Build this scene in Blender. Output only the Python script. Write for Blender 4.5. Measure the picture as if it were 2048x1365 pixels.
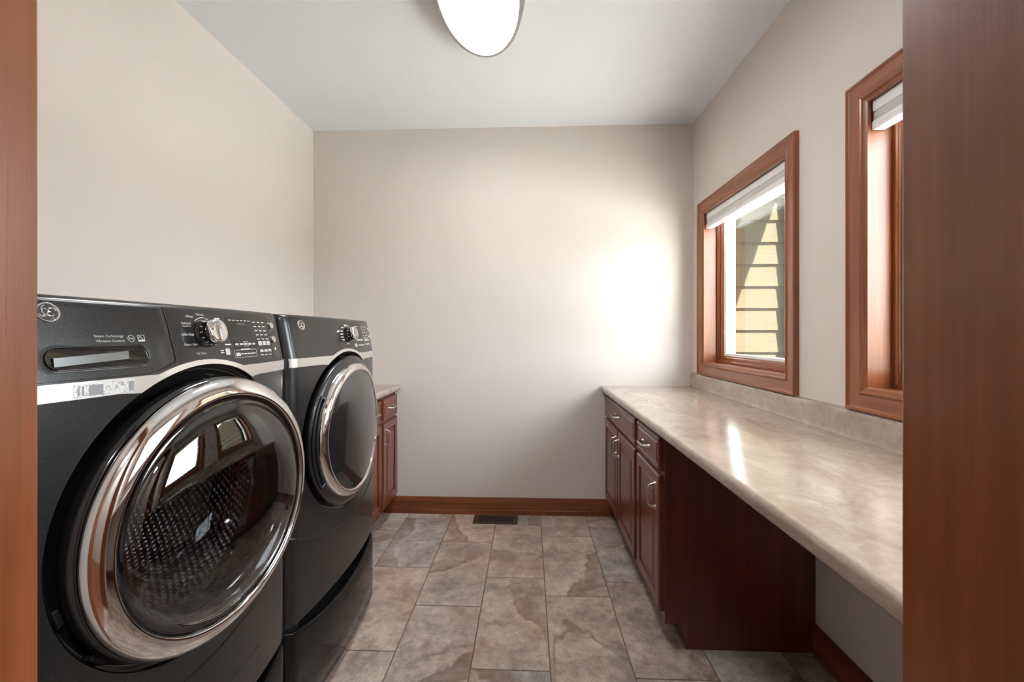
import bpy, bmesh, math, random
from mathutils import Vector, Matrix
random.seed(7)
for o in list(bpy.data.objects): bpy.data.objects.remove(o, do_unlink=True)
SC = bpy.context.scene
COL = SC.collection
PI = math.pi

# ------------------------------------------------------------------ camera (2048x1365 frame)
FPX, YAW, HORIZON, CAMZ = 841.3, 0.03964, 669.3, 1.274
cam = bpy.data.cameras.new('camera'); camo = bpy.data.objects.new('camera', cam); COL.objects.link(camo)
camo.location = (0, 0, CAMZ); camo.rotation_euler = (PI/2, 0, YAW)
cam.sensor_width = 36; cam.lens = FPX/2048*36; cam.shift_y = -(682.5-HORIZON)/2048
cam.clip_start = 0.01; cam.clip_end = 200
SC.camera = camo
# ------------------------------------------------------------------ colour management, sky, sun
SC.view_settings.view_transform = 'Standard'; SC.view_settings.look = 'None'
SC.view_settings.gamma = 1; SC.view_settings.use_curve_mapping = False
SC.view_settings.exposure = 0.0
LAMP_STRENGTH, HALL_FILL_STRENGTH, SKY_STRENGTH, SUN_STRENGTH = 37.0, 85.0, 20.5, 125.0
world = bpy.data.worlds.new('sky_world'); SC.world = world; world.use_nodes = True
nt = world.node_tree; nt.nodes.clear()
wo = nt.nodes.new('ShaderNodeOutputWorld'); bg = nt.nodes.new('ShaderNodeBackground')
bg.inputs[0].default_value = (.90, .95, 1.0, 1)          # hazy, evenly bright summer sky
nt.links.new(bg.outputs[0], wo.inputs[0])
bg.inputs[1].default_value = SKY_STRENGTH
sl = bpy.data.lights.new('sun', 'SUN'); so = bpy.data.objects.new('sun', sl); COL.objects.link(so)
sl.energy = SUN_STRENGTH; sl.angle = math.radians(0.53); sl.color = (1, .95, .86)
so.rotation_euler = Vector((-1, 2.2, -2.67)).to_track_quat('-Z', 'Y').to_euler(); so.location = (3, -4, 6)

# ------------------------------------------------------------------ helpers
ORG = {}
def S2L(c):
    def f(v):
        v /= 255
        return v/12.92 if v <= .04045 else ((v+.055)/1.055)**2.4
    return (f(c[0]), f(c[1]), f(c[2]), 1)
def tag(o, label=None, cat=None, group=None, kind=None):
    if label: o['label'] = label
    if cat: o['category'] = cat
    if group: o['group'] = group
    if kind: o['kind'] = kind
    return o
def thing(name, loc, label=None, cat=None, group=None, kind=None):
    o = bpy.data.objects.new(name, None); COL.objects.link(o); o.location = loc; o.empty_display_size = .1
    ORG[o] = Vector(loc); return tag(o, label, cat, group, kind)
def obj(name, bm, m, parent=None, smooth=False, origin=None, angle=35):
    """bm is in world coordinates; links it as one mesh object under parent"""
    po = ORG[parent] if parent else Vector((0, 0, 0))
    if origin is None:
        if parent: org = po
        else:
            xs = [v.co for v in bm.verts]
            mn = [min(c[i] for c in xs) for i in range(3)]; mx = [max(c[i] for c in xs) for i in range(3)]
            org = Vector(((mn[0]+mx[0])/2, (mn[1]+mx[1])/2, mn[2]))
    else: org = Vector(origin)
    bmesh.ops.translate(bm, verts=bm.verts, vec=-org)
    bmesh.ops.recalc_face_normals(bm, faces=bm.faces)
    me = bpy.data.meshes.new(name); bm.to_mesh(me); bm.free()
    if smooth:
        me.shade_smooth()
        try: me.set_sharp_from_angle(angle=math.radians(angle))
        except Exception: pass
    me.materials.append(m)
    o = bpy.data.objects.new(name, me); COL.objects.link(o); o.location = org-po
    if parent: o.parent = parent
    ORG[o] = org
    return o
def inst(name, me, loc, parent=None):
    o = bpy.data.objects.new(name, me); COL.objects.link(o)
    po = ORG[parent] if parent else Vector((0, 0, 0))
    o.location = Vector(loc)-po
    if parent: o.parent = parent
    ORG[o] = Vector(loc); return o
def B(): return bmesh.new()
def box(bm, x0, x1, y0, y1, z0, z1, bev=0, seg=2):
    r = bmesh.ops.create_cube(bm, size=1)['verts']
    for v in r:
        v.co = Vector(((x0+x1)/2+v.co.x*(x1-x0), (y0+y1)/2+v.co.y*(y1-y0), (z0+z1)/2+v.co.z*(z1-z0)))
    if bev:
        es = list({e for v in r for e in v.link_edges})
        bmesh.ops.bevel(bm, geom=es, offset=bev, segments=seg, affect='EDGES', profile=.5)
    return bm
def bx(*a, **k): return box(B(), *a, **k)
def revolve(bm, prof, yc, zc, n=96, a0=0, a1=2*PI, uv=False):
    """profile of (radius, x); axis along world X through (yc, zc)"""
    full = abs(a1-a0-2*PI) < 1e-6
    na = n if full else n+1
    lay = bm.loops.layers.uv.new('uv') if uv else None
    cum = [0]
    for (r0, x0), (r1, x1) in zip(prof, prof[1:]): cum.append(cum[-1]+math.hypot(r1-r0, x1-x0))
    rings = []
    for r, x in prof:
        if r < 1e-6: rings.append([bm.verts.new((x, yc, zc))]); continue
        rings.append([bm.verts.new((x, yc+r*math.cos(a0+(a1-a0)*i/n), zc+r*math.sin(a0+(a1-a0)*i/n))) for i in range(na)])
    for k in range(len(rings)-1):
        A, C = rings[k], rings[k+1]
        for i in range(n):
            j = (i+1) % na
            q = [A[i], A[j], C[j], C[i]] if len(A) > 1 and len(C) > 1 else ([A[i], A[j], C[0]] if len(A) > 1 else [A[0], C[j], C[i]])
            f = bm.faces.new(q)
            if uv:
                uvs = {0: (i, cum[k]), 1: (i+1, cum[k]), 2: (i+1, cum[k+1]), 3: (i, cum[k+1])}
                if len(q) == 4:
                    for l, t in zip(f.loops, range(4)): l[lay].uv = (uvs[t][0]/n, uvs[t][1])
                else:
                    for l, t in zip(f.loops, (0, 1, 2)): l[lay].uv = (uvs[t][0]/n, uvs[t][1])
    return bm
def tube(bm, pts, r, n=8, closed=False, caps=True):
    pts = [Vector(p) for p in pts]; N = len(pts)
    rad = r if isinstance(r, (list, tuple)) else [r]*N
    rings = []; up = None
    for i in range(N):
        if closed: t = pts[(i+1) % N]-pts[i-1]
        else: t = pts[min(i+1, N-1)]-pts[max(i-1, 0)]
        t.normalize()
        if up is None:
            up = Vector((0, 0, 1)) if abs(t.z) < .9 else Vector((1, 0, 0))
        s = t.cross(up); s.normalize(); up = s.cross(t); up.normalize()
        rings.append([bm.verts.new(pts[i]+rad[i]*(math.cos(2*PI*k/n)*s+math.sin(2*PI*k/n)*up)) for k in range(n)])
    for i in range(N if closed else N-1):
        A, C = rings[i], rings[(i+1) % N]
        for k in range(n): bm.faces.new([A[k], A[(k+1) % n], C[(k+1) % n], C[k]])
    if caps and not closed:
        bm.faces.new(rings[0][::-1]); bm.faces.new(rings[-1])
    return bm
def loft(bm, rows, close_u=False):
    V = [[bm.verts.new(p) for p in row] for row in rows]
    n = len(V[0])
    for a, c in zip(V, V[1:]):
        for i in range(n if close_u else n-1):
            bm.faces.new([a[i], a[(i+1) % n], c[(i+1) % n], c[i]])
    return V
def extrude_poly(bm, pts, off):
    """closed polygon of 3D points extruded by vector off"""
    off = Vector(off); a = [bm.verts.new(p) for p in pts]; c = [bm.verts.new(Vector(p)+off) for p in pts]
    bm.faces.new(a[::-1]); bm.faces.new(c); n = len(a)
    for i in range(n): bm.faces.new([a[i], a[(i+1) % n], c[(i+1) % n], c[i]])
    return bm

# ------------------------------------------------------------------ materials
class NT:
    def __init__(s, name):
        s.m = bpy.data.materials.new(name); s.m.use_nodes = True; s.t = s.m.node_tree
        s.b = s.t.nodes['Principled BSDF']; s.out = s.t.nodes['Material Output']
    def n(s, ty, **k):
        x = s.t.nodes.new('ShaderNode'+ty)
        for a, v in k.items():
            if a in x.inputs.keys(): x.inputs[a].default_value = v
            else: setattr(x, a, v)
        return x
    def l(s, a, b): s.t.links.new(a, b)
    def coord(s, which='Object', scale=(1, 1, 1), rnd=False, loc=(0, 0, 0)):
        tc = s.n('TexCoord'); mp = s.n('Mapping'); mp.inputs['Scale'].default_value = scale; mp.inputs['Location'].default_value = loc
        s.l(tc.outputs[which], mp.inputs[0])
        if rnd:
            oi = s.n('ObjectInfo'); ad = s.n('VectorMath', operation='ADD'); sc = s.n('VectorMath', operation='SCALE')
            cb = s.n('CombineXYZ'); mu = s.n('Math', operation='MULTIPLY'); mu.inputs[1].default_value = 3.7
            s.l(oi.outputs['Random'], cb.inputs[0]); s.l(oi.outputs['Random'], mu.inputs[0]); s.l(mu.outputs[0], cb.inputs[1])
            s.l(cb.outputs[0], sc.inputs[0]); sc.inputs['Scale'].default_value = 37.0
            s.l(mp.outputs[0], ad.inputs[0]); s.l(sc.outputs[0], ad.inputs[1]); return ad.outputs[0]
        return mp.outputs[0]
    def noise(s, vec, scale, detail=4, rough=.55, dist=0):
        x = s.n('TexNoise'); x.inputs['Scale'].default_value = scale; x.inputs['Detail'].default_value = detail
        x.inputs['Roughness'].default_value = rough; x.inputs['Distortion'].default_value = dist
        s.l(vec, x.inputs['Vector']); return x.outputs['Fac']
    def ramp(s, fac, stops):
        r = s.n('ValToRGB'); e = r.color_ramp.elements
        while len(e) < len(stops): e.new(.5)
        for el, (p, c) in zip(e, stops):
            el.position = p; el.color = c if len(c) == 4 else (*c, 1)
        s.l(fac, r.inputs[0]); return r.outputs['Color']
    def mix(s, fac, a, b, mode='MIX'):
        x = s.n('Mix', data_type='RGBA', blend_type=mode)
        for sk, v in ((x.inputs[0], fac), (x.inputs[6], a), (x.inputs[7], b)):
            if hasattr(v, 'links'): s.l(v, sk)
            else: sk.default_value = v
        return x.outputs[2]
    def bump(s, h, strength=.2, dist=.01):
        x = s.n('Bump'); x.inputs['Strength'].default_value = strength; x.inputs['Distance'].default_value = dist
        s.l(h, x.inputs['Height']); s.l(x.outputs[0], s.b.inputs['Normal']); return x
    def p(s, **k):
        for a, v in k.items():
            a = a.replace('_', ' ')
            sk = s.b.inputs[a]
            if hasattr(v, 'links'): s.l(v, sk)
            else: sk.default_value = v
        return s
def plain(name, col, rough=.5, metal=0, coat=0, **k):
    t = NT(name); t.p(Base_Color=col, Roughness=rough, Metallic=metal, Coat_Weight=coat, Coat_Roughness=.06, **k); return t.m
def wallpaint(name, col, bump=.08, sc=220):
    t = NT(name); v = t.coord(); h = t.noise(v, sc, 3); h2 = t.noise(v, 2.0, 2)
    t.p(Base_Color=t.mix(h2, [c*.97 for c in col[:3]]+[1], [min(1, c*1.03) for c in col[:3]]+[1]), Roughness=.62); t.bump(h, bump, .004); return t.m
def wood(name, dark, mid, light, axis='Z', rough=.32, coat=.35, gs=1.0, streak=1.0):
    """grain runs along the given axis"""
    t = NT(name)
    lo = {'X': (1.2, 26, 26), 'Y': (26, 1.2, 26), 'Z': (26, 26, 1.2)}[axis]
    fi = {'X': (6, 420, 420), 'Y': (420, 6, 420), 'Z': (420, 420, 6)}[axis]
    v = t.coord(scale=tuple(a*gs for a in lo), rnd=True); v2 = t.coord(scale=fi, rnd=True)
    a = t.noise(v, 1.0, 4, .55, .12); b = t.noise(v2, 1.0, 3, .6)
    c = t.ramp(a, [(.3, dark), (.52, mid), (.75, light)])
    g = t.ramp(b, [(.35, (.55, .5, .48)), (.6, (1, 1, 1))])
    v3 = t.coord(rnd=True); bl = t.noise(v3, 3.0, 3)
    c2 = t.mix(.45*streak, c, g, 'MULTIPLY')
    c3 = t.mix(t.ramp(bl, [(.35, (0, 0, 0)), (.7, (.35, .35, .35))]), c2, light)
    t.p(Base_Color=c3, Roughness=rough, Coat_Weight=coat, Coat_Roughness=.18); t.bump(b, .06, .002); return t.m

M = {}
M['wall'] = wallpaint('greige_wall_paint', S2L((217, 208, 201)))
M['ceil'] = wallpaint('ceiling_texture_paint', S2L((233, 238, 243)), .35, 90)
M['hall'] = wallpaint('hall_wall_paint', S2L((214, 207, 199)))
WD = (S2L((110, 56, 28)), S2L((137, 75, 40)), S2L((163, 99, 60)))
for ax in 'XYZ': M['trim'+ax] = wood('stained_fir_trim_'+ax.lower(), *WD, axis=ax, streak=.55)
BD = (S2L((92, 44, 22)), S2L((124, 66, 36)), S2L((150, 86, 50)))
for ax in 'XY': M['base'+ax] = wood('baseboard_wood_'+ax.lower(), *BD, axis=ax)
CD = (S2L((74, 31, 18)), S2L((99, 45, 28)), S2L((121, 59, 38)))
M['cabZ'] = wood('cherry_cabinet_wood', *CD, axis='Z', rough=.3, coat=.5, gs=.6, streak=.6)
M['cabY'] = wood('cherry_cabinet_rail_wood', *CD, axis='Y', rough=.3, coat=.5, gs=.6, streak=.6)
M['nickel'] = plain('satin_nickel', (.56, .54, .51, 1), .30, 1)
M['chrome'] = plain('polished_chrome', (.86, .86, .87, 1), .06, 1)
M['rim'] = plain('satin_grey_rim', (.48, .48, .47, 1), .45, 1)
M['brushed'] = plain('brushed_steel_band', (.88, .88, .88, 1), .34, 1)
M['blackgloss'] = plain('black_gloss_plastic', (.012, .012, .013, 1), .12, 0, .4)
M['blackmatte'] = plain('black_matte_plastic', (.012, .012, .013, 1), .5)
M['display'] = plain('dark_display_glass', (.010, .010, .010, 1), .06)
M['white'] = plain('white_print', (.75, .76, .78, 1), .5)
M['grey'] = plain('light_grey_button', (.55, .56, .58, 1), .4)
M['midgrey'] = plain('silver_grey_print', (.30, .31, .33, 1), .4)
M['vinyl'] = plain('white_vinyl', (.80, .80, .80, 1), .35)
M['shade'] = plain('white_shade_fabric', (.82, .82, .80, 1), .8)
M['bronze'] = NT('bronze_register').p(Base_Color=S2L((96, 82, 66)), Roughness=.42, Metallic=.7).m
M['void'] = plain('matte_black_scoop', (.004, .004, .004, 1), .8, Specular_IOR_Level=.1)
M['dark'] = plain('dark_void', (.01, .009, .008, 1), .8)
M['grout'] = wallpaint('tile_grout', S2L((112, 97, 86)), .3, 300)
# dark charcoal metallic enamel
t = NT('charcoal_metallic_enamel'); v = t.coord(); fl = t.noise(v, 900, 2, .7); big = t.noise(v, 500, 2)
t.p(Base_Color=t.ramp(fl, [(.35, (.022, .0225, .0235)), (.7, (.072, .074, .079))]), Roughness=.30, Metallic=.75, Coat_Weight=.35, Coat_Roughness=.07)
t.bump(big, .03, .002); M['body'] = t.m
t = NT('charcoal_enamel_smooth'); t.p(Base_Color=(.008, .008, .0085, 1), Roughness=.12, Metallic=0, Specular_IOR_Level=.28); M['ped'] = t.m
def glassmat(name, tint, refl, rough=.0):
    t = NT(name); t.t.nodes.remove(t.b)
    tr = t.n('BsdfTransparent'); tr.inputs[0].default_value = tint
    gl = t.n('BsdfGlossy'); gl.inputs[0].default_value = (1, 1, 1, 1); gl.inputs['Roughness'].default_value = rough
    ge = t.n('NewGeometry'); dt = t.n('VectorMath', operation='DOT_PRODUCT'); t.l(ge.outputs['Normal'], dt.inputs[0]); t.l(ge.outputs['Incoming'], dt.inputs[1])
    ab = t.n('Math', operation='ABSOLUTE'); t.l(dt.outputs['Value'], ab.inputs[0])
    om = t.n('Math', operation='SUBTRACT'); om.inputs[0].default_value = 1; t.l(ab.outputs[0], om.inputs[1])
    pw = t.n('Math', operation='POWER'); pw.inputs[1].default_value = 5; t.l(om.outputs[0], pw.inputs[0])
    r0 = ((refl-1)/(refl+1))**2
    ma = t.n('Math', operation='MULTIPLY_ADD'); ma.inputs[1].default_value = 1-r0; ma.inputs[2].default_value = r0; t.l(pw.outputs[0], ma.inputs[0])
    mx = t.n('MixShader')
    t.l(ma.outputs[0], mx.inputs[0]); t.l(tr.outputs[0], mx.inputs[1]); t.l(gl.outputs[0], mx.inputs[2]); t.l(mx.outputs[0], t.out.inputs[0]); return t.m
M['pane'] = glassmat('window_glass', (.93, .95, .94, 1), 1.45)
M['doorglass'] = glassmat('tinted_door_glass', (.62, .63, .66, 1), 1.9)
M['dryerglass'] = NT('smoked_door_panel').p(Base_Color=(.012, .0125, .0135, 1), Roughness=.10, Coat_Weight=.6, Coat_Roughness=.05, IOR=1.6).m
# perforated drum (UV: angle, arc length)
t = NT('perforated_steel_drum'); tc = t.n('TexCoord'); sp = t.n('SeparateXYZ'); t.l(tc.outputs['UV'], sp.inputs[0])
def sinw(src, k):
    a = t.n('Math', operation='MULTIPLY'); a.inputs[1].default_value = k; t.l(src, a.inputs[0])
    b = t.n('Math', operation='SINE'); t.l(a.outputs[0], b.inputs[0]); return b.outputs[0]
pr = t.n('Math', operation='MULTIPLY'); t.l(sinw(sp.outputs[0], 2*PI*84), pr.inputs[0]); t.l(sinw(sp.outputs[1], 2*PI/.0195), pr.inputs[1])
t.p(Base_Color=t.ramp(pr.outputs[0], [(.25, (.22, .22, .23)), (.5, (.02, .02, .02))]), Roughness=.25, Metallic=.9); t.bump(pr.outputs[0], .8, .004); M['drum'] = t.m
# countertop laminate
t = NT('tan_marbled_laminate'); v = t.coord(); v2 = t.coord(scale=(1, .55, 1))
a = t.noise(v2, 7, 8, .68, 1.2); b = t.noise(v, 45, 6, .7, .5); c = t.noise(v, 350, 2)
base = t.ramp(a, [(.28, S2L((134, 116, 104))), (.45, S2L((164, 147, 134))), (.58, S2L((178, 164, 152))), (.75, S2L((196, 184, 172)))])
k = t.mix(t.ramp(b, [(.35, (.0, .0, .0)), (.65, (.5, .5, .5))]), base, S2L((148, 126, 110)))
k = t.mix(t.ramp(c, [(.62, (0, 0, 0)), (.75, (.4, .4, .4))]), k, S2L((214, 206, 198)))
t.p(Base_Color=k, Roughness=.24, Specular_IOR_Level=.6, Coat_Weight=.5, Coat_Roughness=.12); t.bump(b, .01, .001); M['counter'] = t.m
# slate look porcelain tile
t = NT('slate_look_porcelain'); v = t.coord(rnd=True); oi = t.n('ObjectInfo')
a = t.noise(v, 1.6, 3, .5, .8); b = t.noise(v, 5, 9, .72, .2); c = t.noise(v, 260, 3, .75); d = t.noise(v, 1.5, 3, .5, 2.2); e = t.noise(v, 150, 4, .8)
base = t.ramp(b, [(.28, S2L((112, 101, 96))), (.43, S2L((160, 146, 137))), (.57, S2L((192, 179, 169))), (.75, S2L((226, 216, 206)))])
base = t.mix(.8, base, oi.outputs['Color'], 'MULTIPLY')
rust = t.ramp(a, [(.475, (0, 0, 0)), (.50, (.6, .6, .6)), (.515, (.5, .5, .5)), (.525, (0, 0, 0))])
msk = t.ramp(t.noise(v, 1.7, 2), [(.50, (0, 0, 0)), (.60, (1, 1, 1))])
k = t.mix(t.mix(1.0, rust, msk, 'MULTIPLY'), base, S2L((116, 84, 64)))
oi2 = t.n('ObjectInfo'); an = t.n('Math', operation='MULTIPLY'); an.inputs[1].default_value = 61.0; t.l(oi2.outputs['Random'], an.inputs[0])
sn = t.n('Math', operation='SINE'); t.l(an.outputs[0], sn.inputs[0]); cs = t.n('Math', operation='COSINE'); t.l(an.outputs[0], cs.inputs[0])
dv = t.n('CombineXYZ'); t.l(cs.outputs[0], dv.inputs[0]); t.l(sn.outputs[0], dv.inputs[1])
dp = t.n('VectorMath', operation='DOT_PRODUCT'); tc0 = t.n('TexCoord'); t.l(tc0.outputs['Object'], dp.inputs[0]); t.l(dv.outputs[0], dp.inputs[1])
ns = t.noise(v, 3.2, 6, .55, .2); ad2 = t.n('Math', operation='MULTIPLY_ADD'); ad2.inputs[1].default_value = .34; t.l(ns, ad2.inputs[0]); t.l(dp.outputs['Value'], ad2.inputs[2])
band = t.ramp(ad2.outputs[0], [(.0, (0, 0, 0)), (.235, (0, 0, 0)), (.247, (.85, .85, .85)), (.265, (.55, .55, .55)), (.32, (.60, .60, .60)), (.37, (0, 0, 0))])
band = t.mix(1.0, band, t.ramp(t.noise(v, 2.3, 3), [(.38, (.15, .15, .15)), (.58, (1, 1, 1))]), 'MULTIPLY')
k = t.mix(band, k, S2L((112, 84, 66)))
edge = t.ramp(ad2.outputs[0], [(.0, (0, 0, 0)), (.20, (0, 0, 0)), (.232, (.35, .35, .35)), (.240, (0, 0, 0))])
k = t.mix(edge, k, S2L((206, 188, 168)))
rock = t.ramp(d, [(.64, (0, 0, 0)), (.72, (.45, .45, .45))])
k = t.mix(rock, k, S2L((158, 122, 98)))
grey = t.ramp(d, [(.28, (.5, .5, .5)), (.38, (0, 0, 0))])
k = t.mix(grey, k, S2L((124, 122, 122)))
mo = t.noise(v, 28, 9, .8)
k = t.mix(.55, k, t.ramp(mo, [(.30, (.20, .185, .18)), (.5, (.55, .55, .55)), (.68, (.88, .88, .88))]), 'OVERLAY')
k = t.mix(t.ramp(t.noise(v, 2.1, 4, .6), [(.52, (0, 0, 0)), (.66, (.26, .26, .26))]), k, S2L((172, 136, 112)))
k = t.mix(t.ramp(c, [(.36, (.55, .55, .55)), (.50, (0, 0, 0))]), k, S2L((92, 79, 72)))
k = t.mix(t.ramp(e, [(.60, (0, 0, 0)), (.78, (.45, .45, .45))]), k, S2L((204, 194, 184)))
t.p(Base_Color=k, Roughness=.34, Specular_IOR_Level=.5)
hh = t.n('Math', operation='ADD'); t.l(b, hh.inputs[0]); t.l(c, hh.inputs[1]); t.bump(hh.outputs[0], .22, .004); M['tile'] = t.m
# exterior
t = NT('tan_fibre_cement_siding'); v = t.coord(scale=(4, 40, 60), rnd=True); a = t.noise(v, 1.0, 5, .6, .8)
t.p(Base_Color=t.ramp(a, [(.3, (.027, .0232, .0155)), (.7, (.032, .0277, .0186))]), Roughness=.8, Specular_IOR_Level=.03); t.bump(a, .35, .004); M['siding'] = t.m
M['extdark'] = plain('dark_exterior_trim', (.010, .0095, .0075, 1), .8, Specular_IOR_Level=.03)
M['soffit'] = plain('soffit_board', (.12, .11, .09, 1), .7)
t = NT('pale_bounce_ground'); v = t.coord(); a = t.noise(v, 3, 6); t.p(Base_Color=t.ramp(a, [(.3, (.44, .435, .43)), (.7, (.54, .535, .53))]), Roughness=.9); M['bounce'] = t.m
t = NT('sky_block_turf'); v = t.coord(); a = t.noise(v, 3, 6); t.p(Base_Color=t.ramp(a, [(.3, (.035, .038, .022)), (.7, (.06, .062, .04))]), Roughness=.95, Specular_IOR_Level=.1); M['skyblock'] = t.m
def emit(name, col, s):
    t = NT(name); t.p(Base_Color=(.9, .9, .9, 1), Roughness=.4, Emission_Color=col, Emission_Strength=s); return t.m
M['lamp'] = emit('lit_diffuser', (1, .985, .97, 1), LAMP_STRENGTH)
M['hallfill'] = emit('hall_fill_diffuser', (1, .97, .94, 1), HALL_FILL_STRENGTH)

# ------------------------------------------------------------------ room dimensions
XL, XR, YB, ZC = -1.553, 1.146, 2.977, 2.743
YN, YH = 0.392, 0.232                       # room side and hall side of the wall with the doorway
JL, JR, JT = -0.478, 0.335, 2.06            # clear doorway
TW = 0.165                                  # outer wall thickness
WIN = [(1.830, 2.862), (0.510, 1.542)]      # casing outer y
WZ0, WZ1, CW = 1.012, 2.140, 0.085
def struct(name, bm, m, label=None, cat=None, **k):
    return tag(obj(name, bm, m, **k), label, cat, kind='structure')
# floor with individual tiles
fb = bx(XL-.1, XR+TW, YN-.16, YB+.1, -.15, -.0022)
floor = struct('floor', fb, M['grout'], 'slate look tile floor laid in staggered rows', 'floor', origin=(0, 1.6, 0))
COLX = [-1.774, -1.464, -1.155, -.845, -.535, -.222, .082, .395, .703, 1.012, 1.32]
JY = {0: 2.8, 1: 2.5, 2: 2.70, 3: 2.884, 4: 2.567, 5: 2.808, 6: 2.663, 7: 2.788, 8: 2.50, 9: 2.80}
TL, G = .607, .0025
meshes = {}
tints = [(1.0, .97, .95), (1.08, 1.0, .94), (.84, .88, .92), (1.12, 1.0, .90), (.92, .85, .82), (1.0, .93, .88), (.88, .90, .92), (1.15, 1.08, 1.0)]
fixed = {(3, 0): (.84, .90, .96), (2, 0): (.86, .92, .96), (2, -1): (.98, .96, .95), (4, 1): (.96, .92, .92), (5, 1): (1.06, 1.02, .95), (3, 1): (1.06, .98, .92)}
for ci in range(len(COLX)-1):
    x0, x1 = max(COLX[ci]+G, XL+.001), min(COLX[ci+1]-G, XR-.001)
    if x1-x0 < .02: continue
    for k in range(-1, 5):
        ya, yb = JY[ci]-TL*(k+1)+G, JY[ci]-TL*k-G
        ya, yb = max(ya, YN-.15), min(yb, YB-.001)
        if yb-ya < .015: continue
        key = (round(x1-x0, 3), round(yb-ya, 3))
        if key not in meshes:
            bm = bx(-(x1-x0)/2, (x1-x0)/2, -(yb-ya)/2, (yb-ya)/2, -.010, 0, bev=.0012, seg=1)
            me = bpy.data.meshes.new('floor_tile'); bm.to_mesh(me); bm.free(); me.materials.append(M['tile']); meshes[key] = me
        o = inst('floor_tile', meshes[key], ((x0+x1)/2, (ya+yb)/2, 0), floor)
        c = fixed.get((ci, k), random.choice(tints)); o.color = (*c, 1)
# walls and ceiling
struct('wall_left', bx(XL-.1, XL, YN-.16, YB+.1, -.15, ZC+.1), M['wall'], 'pale greige painted wall behind the laundry machines', 'wall')
struct('wall_back', bx(XL, XR, YB, YB+.1, -.15, ZC+.1), M['wall'], 'pale greige painted wall facing the doorway', 'wall')
struct('ceiling', bx(XL, XR+TW, YN-.16, YB+.1, ZC, ZC+.1), M['ceil'], 'white textured ceiling', 'ceiling')
bm = B()
def wall_with_holes(bm, x0, x1, holes, ya, yb, za, zb):
    ys = sorted({ya, yb, *[h[0] for h in holes], *[h[1] for h in holes]})
    for a, c in zip(ys, ys[1:]):
        h = [q for q in holes if q[0] <= a and q[1] >= c]
        if h:
            box(bm, x0, x1, a, c, za, h[0][2]); box(bm, x0, x1, a, c, h[0][3], zb)
        else: box(bm, x0, x1, a, c, za, zb)
holes = [(a+CW-.017, b-CW+.017, WZ0+CW-.017, WZ1-CW+.017) for a, b in WIN]
wall_with_holes(bm, XR, XR+TW, holes, YN-.16, YB+.1, -.15, ZC)
struct('wall_right', bm, M['wall'], 'pale greige painted wall with two wood trimmed windows', 'wall')
bm = B()
box(bm, -2.2, JL-.02, YH, YN, -.15, ZC); box(bm, JR+.02, 2.0, YH, YN, -.15, ZC); box(bm, JL-.02, JR+.02, YH, YN, JT+.02, ZC)
# keep it inside the room shell on the room side
bm.free(); bm = B()
box(bm, XL, JL-.02, YH, YN, -.15, ZC); box(bm, JR+.02, XR, YH, YN, -.15, ZC); box(bm, JL-.02, JR+.02, YH, YN, JT+.02, ZC)
struct('wall_front', bm, M['wall'], 'painted wall around the doorway', 'wall')
# doorway lining
d1 = thing('door_1', ((JL+JR)/2, YN, 0), 'stained wood cased doorway into the laundry room', 'doorway', kind='structure')
obj('door_jamb', bx(JL-.019, JL, YH-.004, YN, 0, JT+.019, bev=.002), M['trimZ'], d1)
obj('door_jamb', bx(JR, JR+.019, YH-.004, YN, 0, JT+.019, bev=.002), M['trimZ'], d1)
obj('door_head_jamb', bx(JL, JR, YH-.004, YN, JT, JT+.019, bev=.002), M['trimX'], d1)
for yy0, yy1 in ((YN, YN+.016), (YH-.02, YH-.004)):
    rv = .021 if yy0 == YN else .006
    obj('door_casing', bx(JL-.10, JL-rv, yy0, yy1, 0, JT+.10, bev=.003), M['trimZ'], d1)
    obj('door_casing', bx(JR+rv, JR+.10, yy0, yy1, 0, JT+.10, bev=.003), M['trimZ'], d1)
    obj('door_casing', bx(JL-rv, JR+rv, yy0, yy1, JT+rv, JT+.10, bev=.003), M['trimX'], d1)
# hall where the camera stands
HX, HY = 1.7, -2.4
struct('floor_hall', bx(-HX, HX, HY, YN-.16, -.15, 0), M['baseX'], 'wood floor of the hall outside the laundry room', 'floor')
struct('ceiling_hall', bx(-HX, HX, HY, YH, ZC, ZC+.1), M['ceil'], 'white hall ceiling', 'ceiling')
struct('wall_hall_left', bx(-HX-.1, -HX, HY, YH, -.15, ZC+.1), M['hall'], 'painted hall wall', 'wall')
struct('wall_hall_right', bx(HX, HX+.1, HY, YH, -.15, ZC+.1), M['hall'], 'painted hall wall', 'wall')
struct('wall_hall_back', bx(-HX-.1, HX+.1, HY-.1, HY, -.15, ZC+.1), M['hall'], 'painted hall wall', 'wall')
bm = B(); box(bm, -HX-.1, XL, YH, YH+.1, -.15, ZC+.1); box(bm, XR+TW, HX+.1, YH, YH+.1, -.15, ZC+.1)
struct('wall_hall_front', bm, M['hall'], 'painted hall wall beside the laundry room', 'wall')
HLX, HLY = .95, -.75
hl = thing('hall_fill_light', (HLX, HLY, ZC), 'added round fill light on the unseen hall ceiling', 'ceiling light')  # added lamp out of view, fills the jambs and left wall with light
def zrev(prof, xc, yc, n=48, sx=1, sy=1):
    bm = B(); rows = []
    for r, z in prof: rows.append([(xc+sx*r*math.cos(2*PI*i/n), yc+sy*r*math.sin(2*PI*i/n), z) for i in range(n)])
    V = loft(bm, rows, True)
    if prof[-1][0] > 0: bm.faces.new(V[-1])
    return bm
obj('fill_light_pan', zrev([(.20, ZC), (.20, ZC-.05), (.185, ZC-.05)], HLX, HLY), M['nickel'], hl, True)
obj('fill_light_diffuser', zrev([(.185, ZC-.048), (.17, ZC-.075), (.12, ZC-.1), (.05, ZC-.11), (.01, ZC-.111)], HLX, HLY), M['hallfill'], hl, True)

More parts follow.
